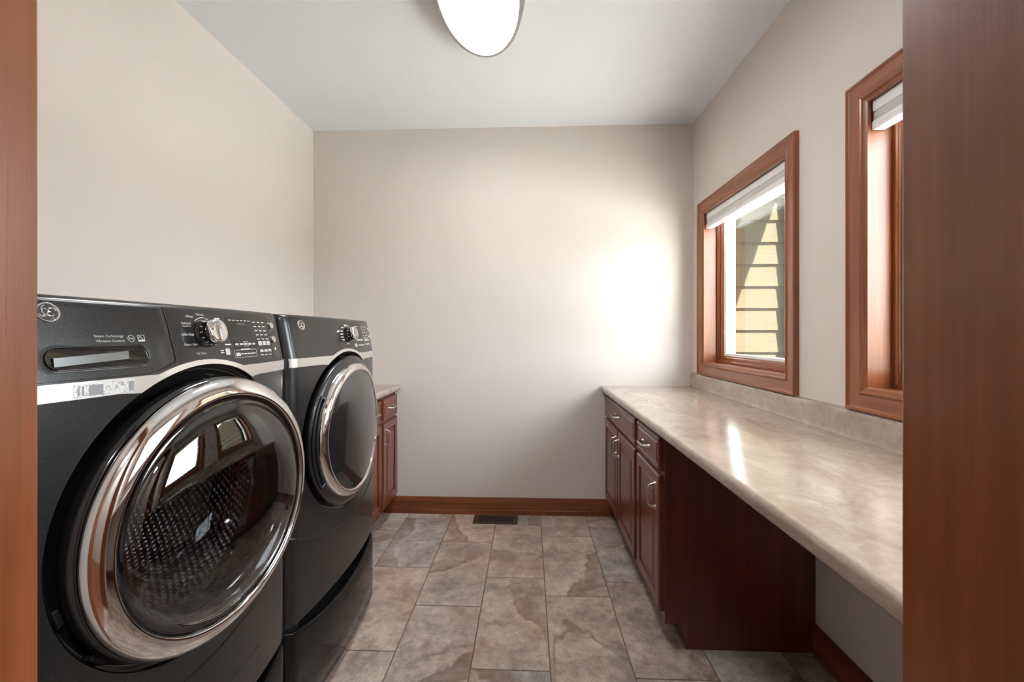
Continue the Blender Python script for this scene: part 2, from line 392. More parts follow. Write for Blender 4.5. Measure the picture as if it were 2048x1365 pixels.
# baseboards: stepped profile, (offset from wall, z)
BP = [(0, 0), (.016, 0), (.016, .030), (.0135, .034), (.0135, .088), (.011, .098), (.008, .106), (.006, .116), (0, .118)]
bm = B(); loft(bm, [[(x, YB-a, z) for a, z in BP] for x in (-1.03, .65)]); 
struct('baseboard_back', bm, M['baseX'], 'stained wood baseboard along the back wall', 'baseboard')
bm = B(); loft(bm, [[(XR-a, y, z) for a, z in BP] for y in (YN, 1.728)])
struct('baseboard_right', bm, M['baseY'], 'stained wood baseboard under the open end of the counter', 'baseboard')

# ------------------------------------------------------------------ windows
CP = [(0, 0), (0, .020), (.003, .0235), (.009, .0235), (.012, .020), (.016, .0175), (.056, .0155), (.060, .019), (.064, .0205), (.069, .019), (.072, .014), (.080, .0125), (.085, .010), (.085, 0)]
def mitred(rect, prof, x0, sgn=-1):
    """four mitred sides of a frame in the yz plane; prof = (inset, height)"""
    y0, y1, z0, z1 = rect; out = []
    for side in ('bottom', 'top', 'near', 'far'):
        bm = B(); rows = [[], []]
        for i, h in prof:
            a, b, c, d = y0+i, y1-i, z0+i, z1-i
            e = {'bottom': ((a, c), (b, c)), 'top': ((a, d), (b, d)), 'near': ((a, c), (a, d)), 'far': ((b, c), (b, d))}[side]
            for k in (0, 1): rows[k].append((x0+sgn*h, e[k][0], e[k][1]))
        loft(bm, rows)
        for k in (0, 1):
            try: bm.faces.new([v for v in bm.verts][k*len(prof):(k+1)*len(prof)])
            except Exception: pass
        out.append((side, bm))
    return out
for wi, (y0, y1) in enumerate(WIN):
    w = thing('window_%d' % (wi+1), (XR, (y0+y1)/2, WZ0), ['wood trimmed window beside the back wall', 'wood trimmed window beside the doorway'][wi], 'window', kind='structure')
    for side, bm in mitred((y0, y1, WZ0, WZ1), CP, XR):
        obj('window_casing', bm, M['trimY' if side in ('bottom', 'top') else 'trimZ'], w)
    a, b, c, d = y0+CW-.005, y1-CW+.005, WZ0+CW-.005, WZ1-CW+.005
    XO = XR+.105
    obj('jamb_liner', bx(XR+.0003, XO+.06, a-.012, a, c-.012, d+.012), M['trimZ'], w)
    obj('jamb_liner', bx(XR+.0003, XO+.06, b, b+.012, c-.012, d+.012), M['trimZ'], w)
    obj('jamb_liner', bx(XR+.0003, XO+.06, a, b, d, d+.012), M['trimY'], w)
    obj('sill_board', bx(XR+.0003, XO+.06, a, b, c-.012, c), M['trimY'], w)
    SP = [(0, 0), (0, .030), (.003, .032), (.014, .032), (.017, .026), (.020, .026), (.022, .018), (.036, .018), (.040, .010), (.046, .008), (.046, 0)]
    for side, bm in mitred((a, b, c, d), SP, XO):
        obj('sash_frame', bm, M['trimY' if side in ('bottom', 'top') else 'trimZ'], w)
    VP = [(.044, -.06), (.044, .006), (.050, .006), (.052, .001), (.060, .001), (.060, -.06)]
    for side, bm in mitred((a, b, c, d), VP, XO):
        obj('glazing_bead', bm, M['vinyl'], w)
    obj('pane', bx(XO+.010, XO+.016, a+.058, b-.058, c+.058, d-.058), M['pane'], w)
    # cellular shade raised to the top
    lab = ['white pleated shade raised in the window beside the back wall', 'white pleated shade raised in the window beside the doorway'][wi]
    s = thing('window_shade', (XR+.03, (a+b)/2, d-.1), lab, 'window shade', 'raised window shades')
    e = .004
    obj('headrail', bx(XR+.004, XR+.052, a+e, b-e, d-.042, d-.001, bev=.006), M['vinyl'], s)
    bm = B()
    rows = []
    prof = []
    for k in range(5):
        z = d-.043-k*.0056; prof += [(XR+.010, z), (XR+.006, z-.0028)]
    prof.append((XR+.010, d-.071))
    back = [(2*(XR+.028)-x, z) for x, z in reversed(prof)]
    extrude_poly(bm, [(x, a+e+.002, z) for x, z in prof+back], (0, b-a-2*e-.004, 0)); obj('pleated_stack', bm, M['shade'], s)
    bm = B(); pr2 = [(XR+.006, d-.072), (XR+.004, d-.078), (XR+.004, d-.096), (XR+.008, d-.100), (XR+.046, d-.100), (XR+.050, d-.096), (XR+.050, d-.078), (XR+.048, d-.072)]
    extrude_poly(bm, [(x, a+e, z) for x, z in pr2], (0, b-a-2*e, 0)); br = obj('bottom_rail', bm, M['vinyl'], s)
    obj('pull_tab', bx(XR-.002, XR+.006, (a+b)/2-.035, (a+b)/2+.035, d-.083, d-.077, bev=.002), M['vinyl'], br)

# ------------------------------------------------------------------ exterior: siding wing, eave, ground
SY = 3.37
sw = thing('siding_wall', (1.65, SY, -.4), 'tan lap siding wall outside the window', 'wall', kind='structure')
obj('sheathing', bx(XR+TW, 1.99, SY+.012, SY+.1, -.4, 2.75), M['extdark'], sw)
EXP = .1715
bm = B()
L0, L1 = XR+TW+.002, 1.99
vs = [(L0, -.021, 0), (L0, -.012, 0), (L0, .010, EXP+.02), (L0, .002, EXP+.02)]
extrude_poly(bm, vs, (L1-L0, 0, 0)); bmesh.ops.recalc_face_normals(bm, faces=bm.faces)
me = bpy.data.meshes.new('siding_board'); bm.to_mesh(me); bm.free(); me.materials.append(M['siding'])
z = 1.822-EXP*13
for k in range(18): inst('siding_board', me, (0, SY, z+k*EXP), sw)
ww = struct('wall_wing', bx(1.99, 4.2, SY-.095, SY+.1, -.4, 2.75), M['extdark'], 'lap siding return of the exterior wing', 'wall')
bm = B(); extrude_poly(bm, [(2.03, b_, c_) for a_, b_, c_ in vs], (2.17, 0, 0)); bmesh.ops.recalc_face_normals(bm, faces=bm.faces)
me = bpy.data.meshes.new('siding_board'); bm.to_mesh(me); bm.free(); me.materials.append(M['siding'])
for k in range(18): inst('siding_board', me, (0, SY-.107, z+k*EXP), ww)
obj('corner_board', bx(1.985, 2.03, SY-.125, SY-.02, -.4, 2.75), M['extdark'], ww)
struct('roof_eave', bx(XR+TW, 2.09, -3.2, SY+.1, 2.75, 2.93), M['soffit'], 'roof eave over the windows', 'eave')
struct('ground', bx(XR+TW, 9.5, -12, 14, -.6, -.4), M['bounce'], 'unseen ground outside the windows, made pale to bounce light in', 'ground')  # unseen ground, made pale to bounce sunlight up to the ceiling

# added unseen rise that blocks the bright sky near the horizon
bm = B(); rows = []
for rr, zz in ((7, -.55), (9, -.42), (11, -.2), (13, .3), (15.5, .9), (18, 1.4), (21, 1.7), (26, 1.9), (40, 2.0)):
    rows.append([(XR+TW+.01+rr*math.cos(a), 1.5+rr*math.sin(a), zz+.25*math.sin(5*a+rr)*(rr > 12)) for a in [-PI/2+PI*i/48 for i in range(49)]])
loft(bm, rows); struct('sky_block_bank', bm, M['skyblock'], 'added unseen bank that blocks low sky light', 'ground', smooth=True)
# ------------------------------------------------------------------ counters and cabinets
CZ, CT = .914, .038
CXF, CEND = .506, YN+.002
ct = thing('countertop', (.83, 1.7, CZ-CT), 'long tan marbled laminate countertop under the windows', 'countertop')
pr = []
R = .014
for k in range(9):
    a = PI/2+PI/2*k/8; pr.append((CXF+R+R*math.cos(a), CZ-R+R*math.sin(a)))
for k in range(6):
    a = PI+PI/2*k/5; pr.append((CXF+.010+.010*math.cos(a), CZ-CT+.010+.010*math.sin(a)))
pr += [(XR-.001, CZ-CT), (XR-.001, CZ)]
bm = B(); extrude_poly(bm, [(x, CEND, z) for x, z in pr], (0, YB-.001-CEND, 0)); obj('counter_slab', bm, M['counter'], ct, True, angle=40)
bp = [(XR-.001, CZ), (XR-.030, CZ), (XR-.0245, CZ+.003), (XR-.0215, CZ+.009), (XR-.021, .990), (XR-.019, 1.002), (XR-.013, 1.009), (XR-.005, 1.0115), (XR-.001, 1.0115)]
bm = B(); extrude_poly(bm, [(x, CEND, z) for x, z in bp], (0, YB-.001-CEND, 0)); obj('backsplash', bm, M['counter'], ct, True, angle=40)

def rect_loops(sx, X, y0, y1, z0, z1, loops):
    """front panel facing sx along X; loops = (inset, outward)"""
    bm = B(); prev = None
    for ins, h in loops:
        q = [bm.verts.new((X+sx*h, yy, zz)) for yy, zz in ((y0+ins, z0+ins), (y1-ins, z0+ins), (y1-ins, z1-ins), (y0+ins, z1-ins))]
        if prev:
            for i in range(4): bm.faces.new([prev[i], prev[(i+1) % 4], q[(i+1) % 4], q[i]])
        prev = q
    bm.faces.new(prev); return bm
def pull(sx, X, y, z, vertical, parent):
    L = .048; pts = []; rr = []
    for k in range(25):
        s = -1+2*k/24; s = math.copysign(1-(1-abs(s))**1.7, s); h = .027*(1-abs(s)**11) if abs(s) < 1 else 0
        a = s*L
        p = (X+sx*(.003+h), y, z+a) if vertical else (X+sx*(.003+h), y+a, z)
        pts.append(p); rr.append(.0042+.0025*max(0, abs(s)-.75)/.25 + (.0008 if k in (6, 18) else 0))
    bm = B(); tube(bm, pts, rr, 8)
    for s in (-1, 1):
        p0 = (X, y, z+s*L*1.02) if vertical else (X, y+s*L*1.02, z)
        prof = [(.0095, X), (.0095, X+sx*.003), (.006, X+sx*.007), (.0055, X+sx*.011)]
        revolve(bm, prof, p0[1], p0[2], 14)
    return obj('handle', bm, M['nickel'], parent, True, angle=50)
def door_front(sx, X, y0, y1, z0, z1, parent, hand=None, hz=None):
    fr = .052
    d = obj('door', rect_loops(sx, X, y0, y1, z0, z1, [(0, 0), (0, .013), (.003, .018), (.007, .020), (fr-.004, .020), (fr, .016), (fr+.001, .010), (fr+.012, .009)]), M['cabZ'], parent)
    g = fr+.004
    obj('raised_panel', rect_loops(sx, X, y0+g, y1-g, z0+g, z1-g, [(0, .0095), (.004, .010), (.007, .013), (.028, .0175), (.031, .0192), (.034, .0195)]), M['cabZ'], d)
    if hand is not None: pull(sx, X+sx*.020, hand, hz, True, d)
    return d
def drawer_front(sx, X, y0, y1, z0, z1, parent, handle=True):
    d = obj('drawer', rect_loops(sx, X, y0, y1, z0, z1, [(0, 0), (0, .012), (.003, .017), (.008, .019), (.018, .019), (.021, .0155), (.024, .0155), (.030, .019), (.034, .020)]), M['cabY'], parent)
    if handle: pull(sx, X+sx*.020, (y0+y1)/2, (z0+z1)/2, False, d)
    return d
def base_cabinet(label, sx, XF, Xw, y0, y1, doors, drawers, group, toe=.085, side=None):
    """XF face frame plane, Xw wall plane; doors [(ya, yb, handle y or None)]"""
    c = thing('base_cabinet', ((XF+Xw)/2, (y0+y1)/2, 0), label, 'cabinet', group)
    zt, top = .102, CZ-CT-.0005
    lo, hi = sorted((XF-sx*.019, Xw-(-sx)*0))
    def xb(xa, xb_, *r, **k): a, b_ = sorted((xa, xb_)); return bx(a, b_, *r, **k)
    xw = Xw+sx*.001
    # notched side panels
    for ya in (y0, y1-.018):
        bm = B(); P = [(XF, zt), (XF, top), (xw, top), (xw, 0), (XF-sx*toe, 0), (XF-sx*toe, zt)]
        extrude_poly(bm, [(x, ya, z) for x, z in P], (0, .018, 0)); obj('side_panel', bm, M['cabZ'], c)
    obj('toe_kick', xb(XF-sx*(toe+.001), XF-sx*(toe+.013), y0+.018, y1-.018, 0, zt), M['cabY'], c)
    obj('cabinet_back', xb(xw, xw+sx*.006, y0+.018, y1-.018, .1, top), M['cabZ'], c)
    obj('bottom_panel', xb(XF-sx*.02, xw+sx*.006, y0+.018, y1-.018, zt, zt+.016), M['cabY'], c)
    zm0, zm1 = .690, .722
    bm = B()
    F0, F1 = XF, XF-sx*.019
    ff = lambda *r: box(bm, min(F0, F1), max(F0, F1), *r)
    ff(y0+.018, y1-.018, zt+.016, zt+.045); ff(y0+.018, y1-.018, top-.035, top); ff(y0+.018, y1-.018, zm0, zm1)
    ff(y0+.018, y0+.040, zt+.045, zm0); ff(y1-.040, y1-.018, zt+.045, zm0); ff(y0+.018, y0+.040, zm1, top-.035); ff(y1-.040, y1-.018, zm1, top-.035)
    obj('face_frame', bm, M['cabZ'], c)
    for ya, yb, hy in doors: door_front(sx, XF+sx*.0005, ya, yb, .140, .694, c, hy, .60)
    for ya, yb in drawers: drawer_front(sx, XF+sx*.0005, ya, yb, .712, .852, c)
    return c
GR, GL = 'base cabinets under the long countertop', 'base cabinets beside the dryer'
XFR = .551
base_cabinet('cherry base cabinet with one door and one drawer at the counter knee space', -1, XFR, XR, 1.727, 2.117, [(1.745, 2.099, 1.785)], [(1.745, 2.099)], GR)
base_cabinet('wide cherry base cabinet with two doors below one drawer at the back wall', -1, XFR, XR, 2.118, 2.975, [(2.138, 2.536, 2.504), (2.546, 2.955, 2.580)], [(2.138, 2.955)], GR)
XFL = -.955
base_cabinet('narrow cherry base cabinet with one door and drawer in the back corner', 1, XFL, XL, 2.660, 2.975, [(2.678, 2.966, 2.712)], [(2.678, 2.966)], GL)
base_cabinet('cherry base cabinet half hidden behind the dryer', 1, XFL, XL, 2.045, 2.659, [(2.060, 2.350, 2.318), (2.358, 2.648, 2.390)], [(2.060, 2.350), (2.358, 2.648)], GL)
ct2 = thing('countertop', (-1.23, 2.5, CZ-CT), 'short pale laminate countertop between the dryer and back wall', 'countertop')
CX2 = -.920; pr = []
for k in range(9):
    a = PI/2-PI/2*k/8; pr.append((CX2-R+R*math.cos(a), CZ-R+R*math.sin(a)))
for k in range(6):
    a = -PI/2*k/5; pr.append((CX2-.010+.010*math.cos(a), CZ-CT+.010+.010*math.sin(a)))
pr += [(XL+.001, CZ-CT), (XL+.001, CZ)]
bm = B(); extrude_poly(bm, [(x, 2.035, z) for x, z in pr], (0, YB-.001-2.035, 0)); obj('counter_slab', bm, M['counter'], ct2, True, angle=40)
obj('backsplash', bx(XL+.001, XL+.021, 2.035, YB-.001, CZ, 1.0115, bev=.005), M['counter'], ct2, True)

# ------------------------------------------------------------------ floor register
fr = thing('floor_register', (-.226, 2.878, 0), 'bronze slotted floor vent by the back baseboard', 'floor vent')
x0, x1, y0, y1 = -.378, -.075, 2.815, 2.945
bm = B()
for a in ((x0, x1, y0, y0+.022), (x0, x1, y1-.022, y1), (x0, x0+.030, y0+.022, y1-.022), (x1-.030, x1, y0+.022, y1-.022)): box(bm, *a, .0003, .005)
obj('vent_frame', bm, M['bronze'], fr)
obj('vent_well', bx(x0+.028, x1-.028, y0+.020, y1-.020, .0003, .0012), M['dark'], fr)
NS = 20; sxx = (x1-x0-.060)/NS
bm = bx(-.0028, .0028, y0+.022, y1-.022, .001, .0045); bmesh.ops.translate(bm, verts=bm.verts, vec=(0, -(y0+y1)/2, 0))
me = bpy.data.meshes.new('slat'); bm.to_mesh(me); bm.free(); me.materials.append(M['bronze'])
for k in range(NS+1): inst('slat', me, (x0+.030+k*sxx, (y0+y1)/2, 0), fr)

# ------------------------------------------------------------------ ceiling light (oval)
LX, LY, LA, LB = -.207, 1.73, .172, .345
cl = thing('ceiling_light', (LX, LY, ZC), 'oval flush ceiling light with white diffuser and brushed metal rim', 'ceiling light')
rimp = [(1.14, ZC), (1.14, ZC-.016), (1.12, ZC-.020), (1.12, ZC-.040), (1.09, ZC-.044), (1.09, ZC-.066), (1.06, ZC-.070), (1.06, ZC-.088), (1.05, ZC-.092), (.975, ZC-.092), (.965, ZC-.088), (.965, ZC-.070)]
def oval(prof, n=80, cap=False):
    bm = B(); V = loft(bm, [[(LX+(LA-.2+.2*r)*math.cos(2*PI*i/n) if False else LX+(LA+(r-1)*.19)*math.cos(2*PI*i/n), LY+(LB+(r-1)*.19)*math.sin(2*PI*i/n), z) for i in range(n)] for r, z in prof], True)
    if cap: bm.faces.new(V[-1])
    return bm
obj('metal_rim', oval(rimp), M['rim'], cl, True)
obj('diffuser', oval([(.97, ZC-.074), (.95, ZC-.078), (.85, ZC-.081), (.6, ZC-.084), (.3, ZC-.086), (.1, ZC-.086)], cap=True), M['lamp'], cl, True)

# ------------------------------------------------------------------ laundry machines
W = .711; HW = W/2; XF = -.715; ZB, ZT = .346, 1.338; DZ = .905; RREC = .302; XBK = -1.50
def wsurf(v, z):
    w = -.030*(v/HW)**2
    rc = .030; e = HW-abs(v)
    if e < rc: w -= rc-math.sqrt(max(0, rc*rc-(rc-e)**2))
    if z > 1.196: w -= (z-1.196)*.20
    e = ZT-z; rt = .012
    if e < rt: w -= rt-math.sqrt(max(0, rt*rt-(rt-e)**2))
    e = z-ZB
    if e < .008: w -= .008-math.sqrt(max(0, .008**2-(.008-e)**2))
    return XF+w
def text_mesh(body, size):
    cu = bpy.data.curves.new('lettering', 'FONT'); cu.body = body; cu.size = size; cu.align_x = 'LEFT'; cu.resolution_u = 2
    o = bpy.data.objects.new('lettering', cu); COL.objects.link(o)
    bpy.context.view_layer.update()
    me = bpy.data.meshes.new_from_object(o.evaluated_get(bpy.context.evaluated_depsgraph_get()))
    bpy.data.objects.remove(o); bpy.data.curves.remove(cu)
    bm = bmesh.new(); bm.from_mesh(me); bpy.data.meshes.remove(me); return bm
def polar_plate(bm, inner, outer, ts, lift, back=None):
    """inner/outer: equal-length lists of (v, z); lift(v,z)->x ; returns rows"""
    rows = []
    for t_ in ts:
        rows.append([(a[0]+(b[0]-a[0])*t_, a[1]+(b[1]-a[1])*t_) for a, b in zip(inner, outer)])
    return rows
def machine(kind, yc, label):
    m = thing('washing_machine' if kind == 'washer' else 'clothes_dryer', (XF, yc, ZB), label, 'washing machine' if kind == 'washer' else 'clothes dryer', 'matching charcoal laundry machines')
    P = lambda v, z, h=0: (wsurf(v, z)+h, yc+v, z)
    # ---- cabinet shell: polar grid from the door recess to the front outline, then straight back
    N = 240; angs = [2*PI*i/N for i in range(N)]
    cor = [math.atan2(sz, sv) % (2*PI) for sv, sz in ((HW, ZT-DZ), (-HW, ZT-DZ), (-HW, ZB-DZ), (HW, ZB-DZ))]
    angs = sorted(set(angs+cor))
    inner, outer = [], []
    for a in angs:
        c, s = math.cos(a), math.sin(a)
        inner.append((RREC*c, DZ+RREC*s))
        k = min(HW/abs(c) if abs(c) > 1e-9 else 9, (ZT-DZ)/s if s > 1e-9 else 9, (ZB-DZ)/s if s < -1e-9 else 9)
        outer.append((max(-HW, min(HW, k*c)), max(ZB, min(ZT, DZ+k*s))))
    bm = B(); rows = []
    ts = [0, .04, .12, .22, .32, .42, .5, .58, .66, .72, .78, .83, .87, .90, .925, .945, .96, .972, .981, .988, .994, .998, 1]
    for t_ in ts:
        rows.append([P(a[0]+(b[0]-a[0])*t_, a[1]+(b[1]-a[1])*t_) for a, b in zip(inner, outer)])
    rows.insert(0, [(XF-.06, p[1], p[2]) for p in rows[0]])
    rows.append([(XF-.09, p[1], p[2]) for p in rows[-1]])
    rows.append([(XBK, p[1], p[2]) for p in rows[-1]])
    V = loft(bm, rows, True); bm.faces.new(V[-1])
    obj('cabinet', bm, M['body'], m, True, angle=50)
    # ---- door recess
    bm = B(); revolve(bm, [(RREC-.0015, XF-.004), (RREC-.004, XF-.034), (RREC-.02, XF-.042), (.235, XF-.044), (.228, XF-.06)], yc, DZ, 96)
    # trim the lip to the bowed front
    for vv in bm.verts:
        if abs(vv.co.x-(XF-.004)) < 1e-6: vv.co.x = wsurf(vv.co.y-yc, vv.co.z)-.001
    obj('door_recess', bm, M['blackgloss'], m, True, angle=60)
    # ---- band and arch in brushed steel (outer/inner pairs)
    pairs = []
    zt_, zb_ = 1.1965, 1.1685
    for k in range(15): 
        v = -HW+.0005+(HW-.195)*k/14; pairs.append(((v, zt_), (v, zb_)))
    for k in range(41):
        a = math.radians(121-62*k/40); ri = RREC+.001
        pin = (ri*math.cos(a), DZ+ri*math.sin(a)); q = abs(a-PI/2)/math.radians(31)
        po = ((RREC+.0115)*math.cos(a)*(1+.12*q**3), DZ+(RREC+.0115)*math.sin(a)); po = (po[0], max(po[1], zt_) if q > .55 else po[1])
        pairs.append((po, pin))
    for k in range(15):
        v = .195-.0005+(HW-.195)*k/14; pairs.append(((v, zt_), (v, zb_)))
    bm = B(); rows = [[P(*a, -.001), P(*a, .0025), P(*b, .0025), P(*b, -.001)] for a, b in pairs]
    side = .045 if kind == 'dryer' else .03
    e0 = [(p[0]-side, yc-HW-.0022, p[2]) for p in rows[0]]; e1 = [(p[0]-side, yc+HW+.0022, p[2]) for p in rows[-1]]
    c0 = [(p[0]+.004, yc-HW-.0022, p[2]) for p in rows[0]]; c1 = [(p[0]+.004, yc+HW+.0022, p[2]) for p in rows[-1]]
    loft(bm, [e0, c0]+rows+[c1, e1]); obj('trim_band', bm, M['brushed'], m, True, angle=40)
    # ---- lower panel edge
    arc = [( -HW+.004+(W-.008)*k/48) for k in range(49)]
    za = lambda v: .547+.075*(v/.33)**2
    bm = B(); tube(bm, [P(v, za(v), .0) for v in arc], .0026, 6); obj('lower_panel_edge', bm, M['body'], m, True)
    # ---- door
    d = None
    if kind == 'washer':
        def ajar(prof, n=128):
            bm = B(); revolve(bm, [(r_*.968, x_) for r_, x_ in prof], yc, DZ-.007, n)
            bmesh.ops.rotate(bm, verts=bm.verts, cent=(XF, yc, DZ), matrix=Matrix.Rotation(math.radians(-5.7), 3, 'Z')); return bm
        d = obj('door', ajar([(.24, XF-.008), (.284, XF-.006), (.292, XF+.010), (.290, XF+.026), (.284, XF+.033), (.245, XF+.034)]), M['blackgloss'], m, True, angle=50)
        obj('chrome_ring', ajar([(.285, XF+.030), (.287, XF+.036), (.286, XF+.043), (.2815, XF+.050), (.273, XF+.056), (.264, XF+.060), (.255, XF+.063), (.250, XF+.0635), (.2475, XF+.061), (.246, XF+.053)], 160), M['chrome'], d, True, angle=60)
        obj('door_glass', ajar([(.2475, XF+.057), (.238, XF+.055), (.230, XF+.057), (.226, XF+.062), (.218, XF+.068), (.202, XF+.076), (.17, XF+.085), (.13, XF+.093), (.08, XF+.098), (.04, XF+.0995), (0, XF+.100)]), M['doorglass'], d, True, angle=80)
        obj('glass_rim', ajar([(.2475, XF+.053), (.238, XF+.047), (.217, XF+.042), (.207, XF+.02), (.203, XF-.006)]), M['blackgloss'], d, True, angle=60)
        obj('glass_bowl', ajar([(.205, XF+.03), (.19, XF-.02), (.165, XF-.075), (.12, XF-.10), (.06, XF-.108), (0, XF-.11)]), M['bowl'], d, True, angle=80)
        bm = B(); revolve(bm, [(.228, XF-.06), (.225, XF-.09), (.262, XF-.10), (.262, XF-.44), (.24, XF-.46), (.12, XF-.47), (0, XF-.46)], yc, DZ, 120, uv=True)
        obj('drum', bm, M['drum'], m, True, angle=60)
        for a in (196, 222):
            a = math.radians(a); r_ = .288
            bm = bx(-.010, .010, -.005, .005, -.016, .016, bev=.002)
            bmesh.ops.rotate(bm, verts=bm.verts, cent=(0, 0, 0), matrix=Matrix.Rotation(a-PI, 3, 'X'))
            bmesh.ops.translate(bm, verts=bm.verts, vec=(XF-.034, yc+r_*math.cos(a), DZ+r_*math.sin(a))); obj('door_hinge', bm, M['blackmatte'], d)
    else:
        def bowed(bm):
            for q in bm.verts: q.co.x -= .030*((q.co.y-yc)/HW)**2
            return bm
        rv = lambda prof, n=128: bowed(revolve(B(), prof, yc, DZ, n))
        d = obj('door', rv([(.20, XF-.008), (.278, XF-.008), (.286, XF+.004), (.284, XF+.013), (.278, XF+.018), (.258, XF+.020), (.20, XF+.020)]), M['body'], m, True, angle=50)
        obj('chrome_ring', rv([(.2555, XF+.016), (.256, XF+.026), (.2535, XF+.034), (.248, XF+.040), (.240, XF+.044), (.233, XF+.0455), (.2285, XF+.044), (.227, XF+.038)], 160), M['chrome'], d, True, angle=60)
        obj('door_panel', rv([(.2280, XF+.041), (.222, XF+.0425), (.20, XF+.046), (.15, XF+.052), (.10, XF+.0555), (.05, XF+.0575), (0, XF+.058)]), M['dryerglass'], d, True, angle=80)
        # handle scoop along the left edge
        aa = [math.radians(146+68*k/30) for k in range(31)]
        rows = [[(XF+hh, yc+rr*math.cos(a), DZ+rr*math.sin(a)) for rr, hh in ((.2565, .0215), (.259, .0215), (.264, .0208), (.273, .0206), (.2785, .0206))] for a in aa]
        bm = B(); loft(bm, rows); hnd = obj('handle_scoop', bowed(bm), M['void'], d)
        loop = [(XF+.0220, yc+.2785*math.cos(a), DZ+.2785*math.sin(a)) for a in aa]+[(XF+.0235, yc+.2590*math.cos(a), DZ+.2590*math.sin(a)) for a in reversed(aa)]
        bm = B(); tube(bm, loop, .0040, 8, closed=True); obj('handle_lip', bowed(bm), M['body'], hnd, True)
    # ---- badge
    vb, zb = (-.280, 1.309) if kind == 'washer' else (-.276, 1.305)
    nrm = wsurf(vb, zb)
    def flat(v, z, h): return (wsurf(v, z)+h, yc+v, z)
    def disc(v, z, r, h, name, mat, par, n=32, prof=None):
        bm = B(); prof = prof or [(r, -.002), (r, h*.7), (r*.94, h), (0, h)]
        rows = []
        for rr, hh in prof:
            rows.append([flat(v+rr*math.cos(2*PI*i/n), z+rr*math.sin(2*PI*i/n), hh) for i in range(n)])
        loft(bm, rows, True); return obj(name, bm, mat, par, True, angle=40)
    rb = .0158
    bd = disc(vb, zb, rb, .003, 'badge', M['chrome'], m, prof=[(rb, -.002), (rb, .003), (rb*.95, .0042), (rb*.87, .0042), (rb*.83, .0030), (rb*.81, .0014), (.0001, .0014)])
    disc(vb, zb, rb*.80, .0018, 'badge_field', M['blackgloss'], bd, prof=[(rb*.80, .0010), (rb*.79, .0018), (.0001, .0020)])
    bm = B()
    for k in range(4):          # four curls round the rim of the monogram
        a0 = PI/4+k*PI/2
        pts = [flat(vb+rb*(.60+.10*math.cos(3*s))*math.cos(a0+(s-.5)*1.1), zb+rb*(.60+.10*math.cos(3*s))*math.sin(a0+(s-.5)*1.1), .0024) for s in [i/10 for i in range(11)]]
        tube(bm, pts, [rb*.03+rb*.045*math.sin(PI*i/10) for i in range(11)], 6)
    def script(pts2):           # script strokes in badge units
        tube(bm, [flat(vb+rb*a, zb+rb*b, .0024) for a, b in pts2], rb*.05, 6)
    def curve(f, n=20): return [f(i/n) for i in range(n+1)]
    script(curve(lambda s: (-.20+.20*math.cos(.6+5.2*s), .08+.30*math.sin(.6+5.2*s))))
    script([(-.02, .0), (-.05, -.15), (-.12, -.34), (-.26, -.40), (-.34, -.30)])
    script(curve(lambda s: (.22+.17*math.cos(.9+4.3*s), .20+.17*math.sin(.9+4.3*s))))
    script(curve(lambda s: (.22+.21*math.cos(1.7+3.9*s), -.16+.22*math.sin(1.7+3.9*s))))
    obj('monogram', bm, M['chrome'], bd, True)
    # ---- control panel
    def word(body, v, z, size, mat='white', par=m, right=False, h=.0006):
        bm = text_mesh(body, size); w_ = max(q.co.x for q in bm.verts)
        off = -w_ if right else 0
        for q in bm.verts: q.co = Vector(flat(v+off+q.co.x, z+q.co.y, h))
        return obj('lettering', bm, M[mat], par)
    def plate(v0, v1, z0, z1, h, name, mat, par=m, lean=0.0):
        bm = B(); n = 6; rows = []
        us = [i/n for i in range(n+1)]
        vz = lambda u, z: (v0+(v1-v0)*u+lean*(z1-z), z)
        ring = [vz(u, z0) for u in us]+[vz(u, z1) for u in reversed(us)]
        f = [bm.verts.new(flat(a, b, h)) for a, b in ring]; g = [bm.verts.new(flat(a, b, -.001)) for a, b in ring]; L = len(ring)
        for i in range(L): bm.faces.new([g[i], g[(i+1) % L], f[(i+1) % L], f[i]])
        for i in range(n): bm.faces.new([f[i], f[i+1], f[L-2-i], f[L-1-i]])
        return obj(name, bm, mat, par)
    def outline(v0, v1, z0, z1, r, name, mat, par=m, lean=0, h=.0006):
        bm = B(); pts = []
        for (a, b), (c, d_) in zip(((v0, z0), (v1, z0), (v1, z1), (v0, z1)), ((v1, z0), (v1, z1), (v0, z1), (v0, z0))):
            for k in range(6): 
                q = k/6; zz = b+(d_-b)*q; pts.append(flat(a+(c-a)*q+lean*(z1-zz), zz, h))
        tube(bm, pts, r, 4, closed=True); return obj(name, bm, M[mat], par)
    kv, kz = (.012, 1.276) if kind == 'washer' else (.028, 1.274)
    KR = .032 if kind == 'washer' else .031
    k0 = wsurf(kv, kz); tilt = -.20
    kb = B(); revolve(kb, [(KR, -.004), (KR, .003), (KR*.97, .005), (KR*.90, .012), (KR*.86, .020), (KR*.86, .024), (KR*.80, .026), (.0, .026)], 0, 0, 40)
    def place(bm):
        bmesh.ops.rotate(bm, verts=bm.verts, cent=(0, 0, 0), matrix=Matrix.Rotation(math.atan(tilt), 3, 'Y'))
        bmesh.ops.translate(bm, verts=bm.verts, vec=(k0, yc+kv, kz)); return bm
    kn = obj('control_knob', place(kb), M['blackgloss'], m, True, angle=40)
    kb = B(); rr = KR*.84
    revolve(kb, [(rr, .018), (rr*1.02, .030), (rr*.98, .034), (rr*.92, .0355), (rr*.5, .0345), (0, .034)], 0, 0, 48)
    obj('knob_cap', place(kb), M['chrome'], kn, True, angle=50)
    kb = B(); box(kb, .034, .040, -rr*.12, rr*.12, -rr*.85, rr*.85, bev=.0025); obj('knob_grip', place(kb), M['chrome'], kn, True)
    kb = B()
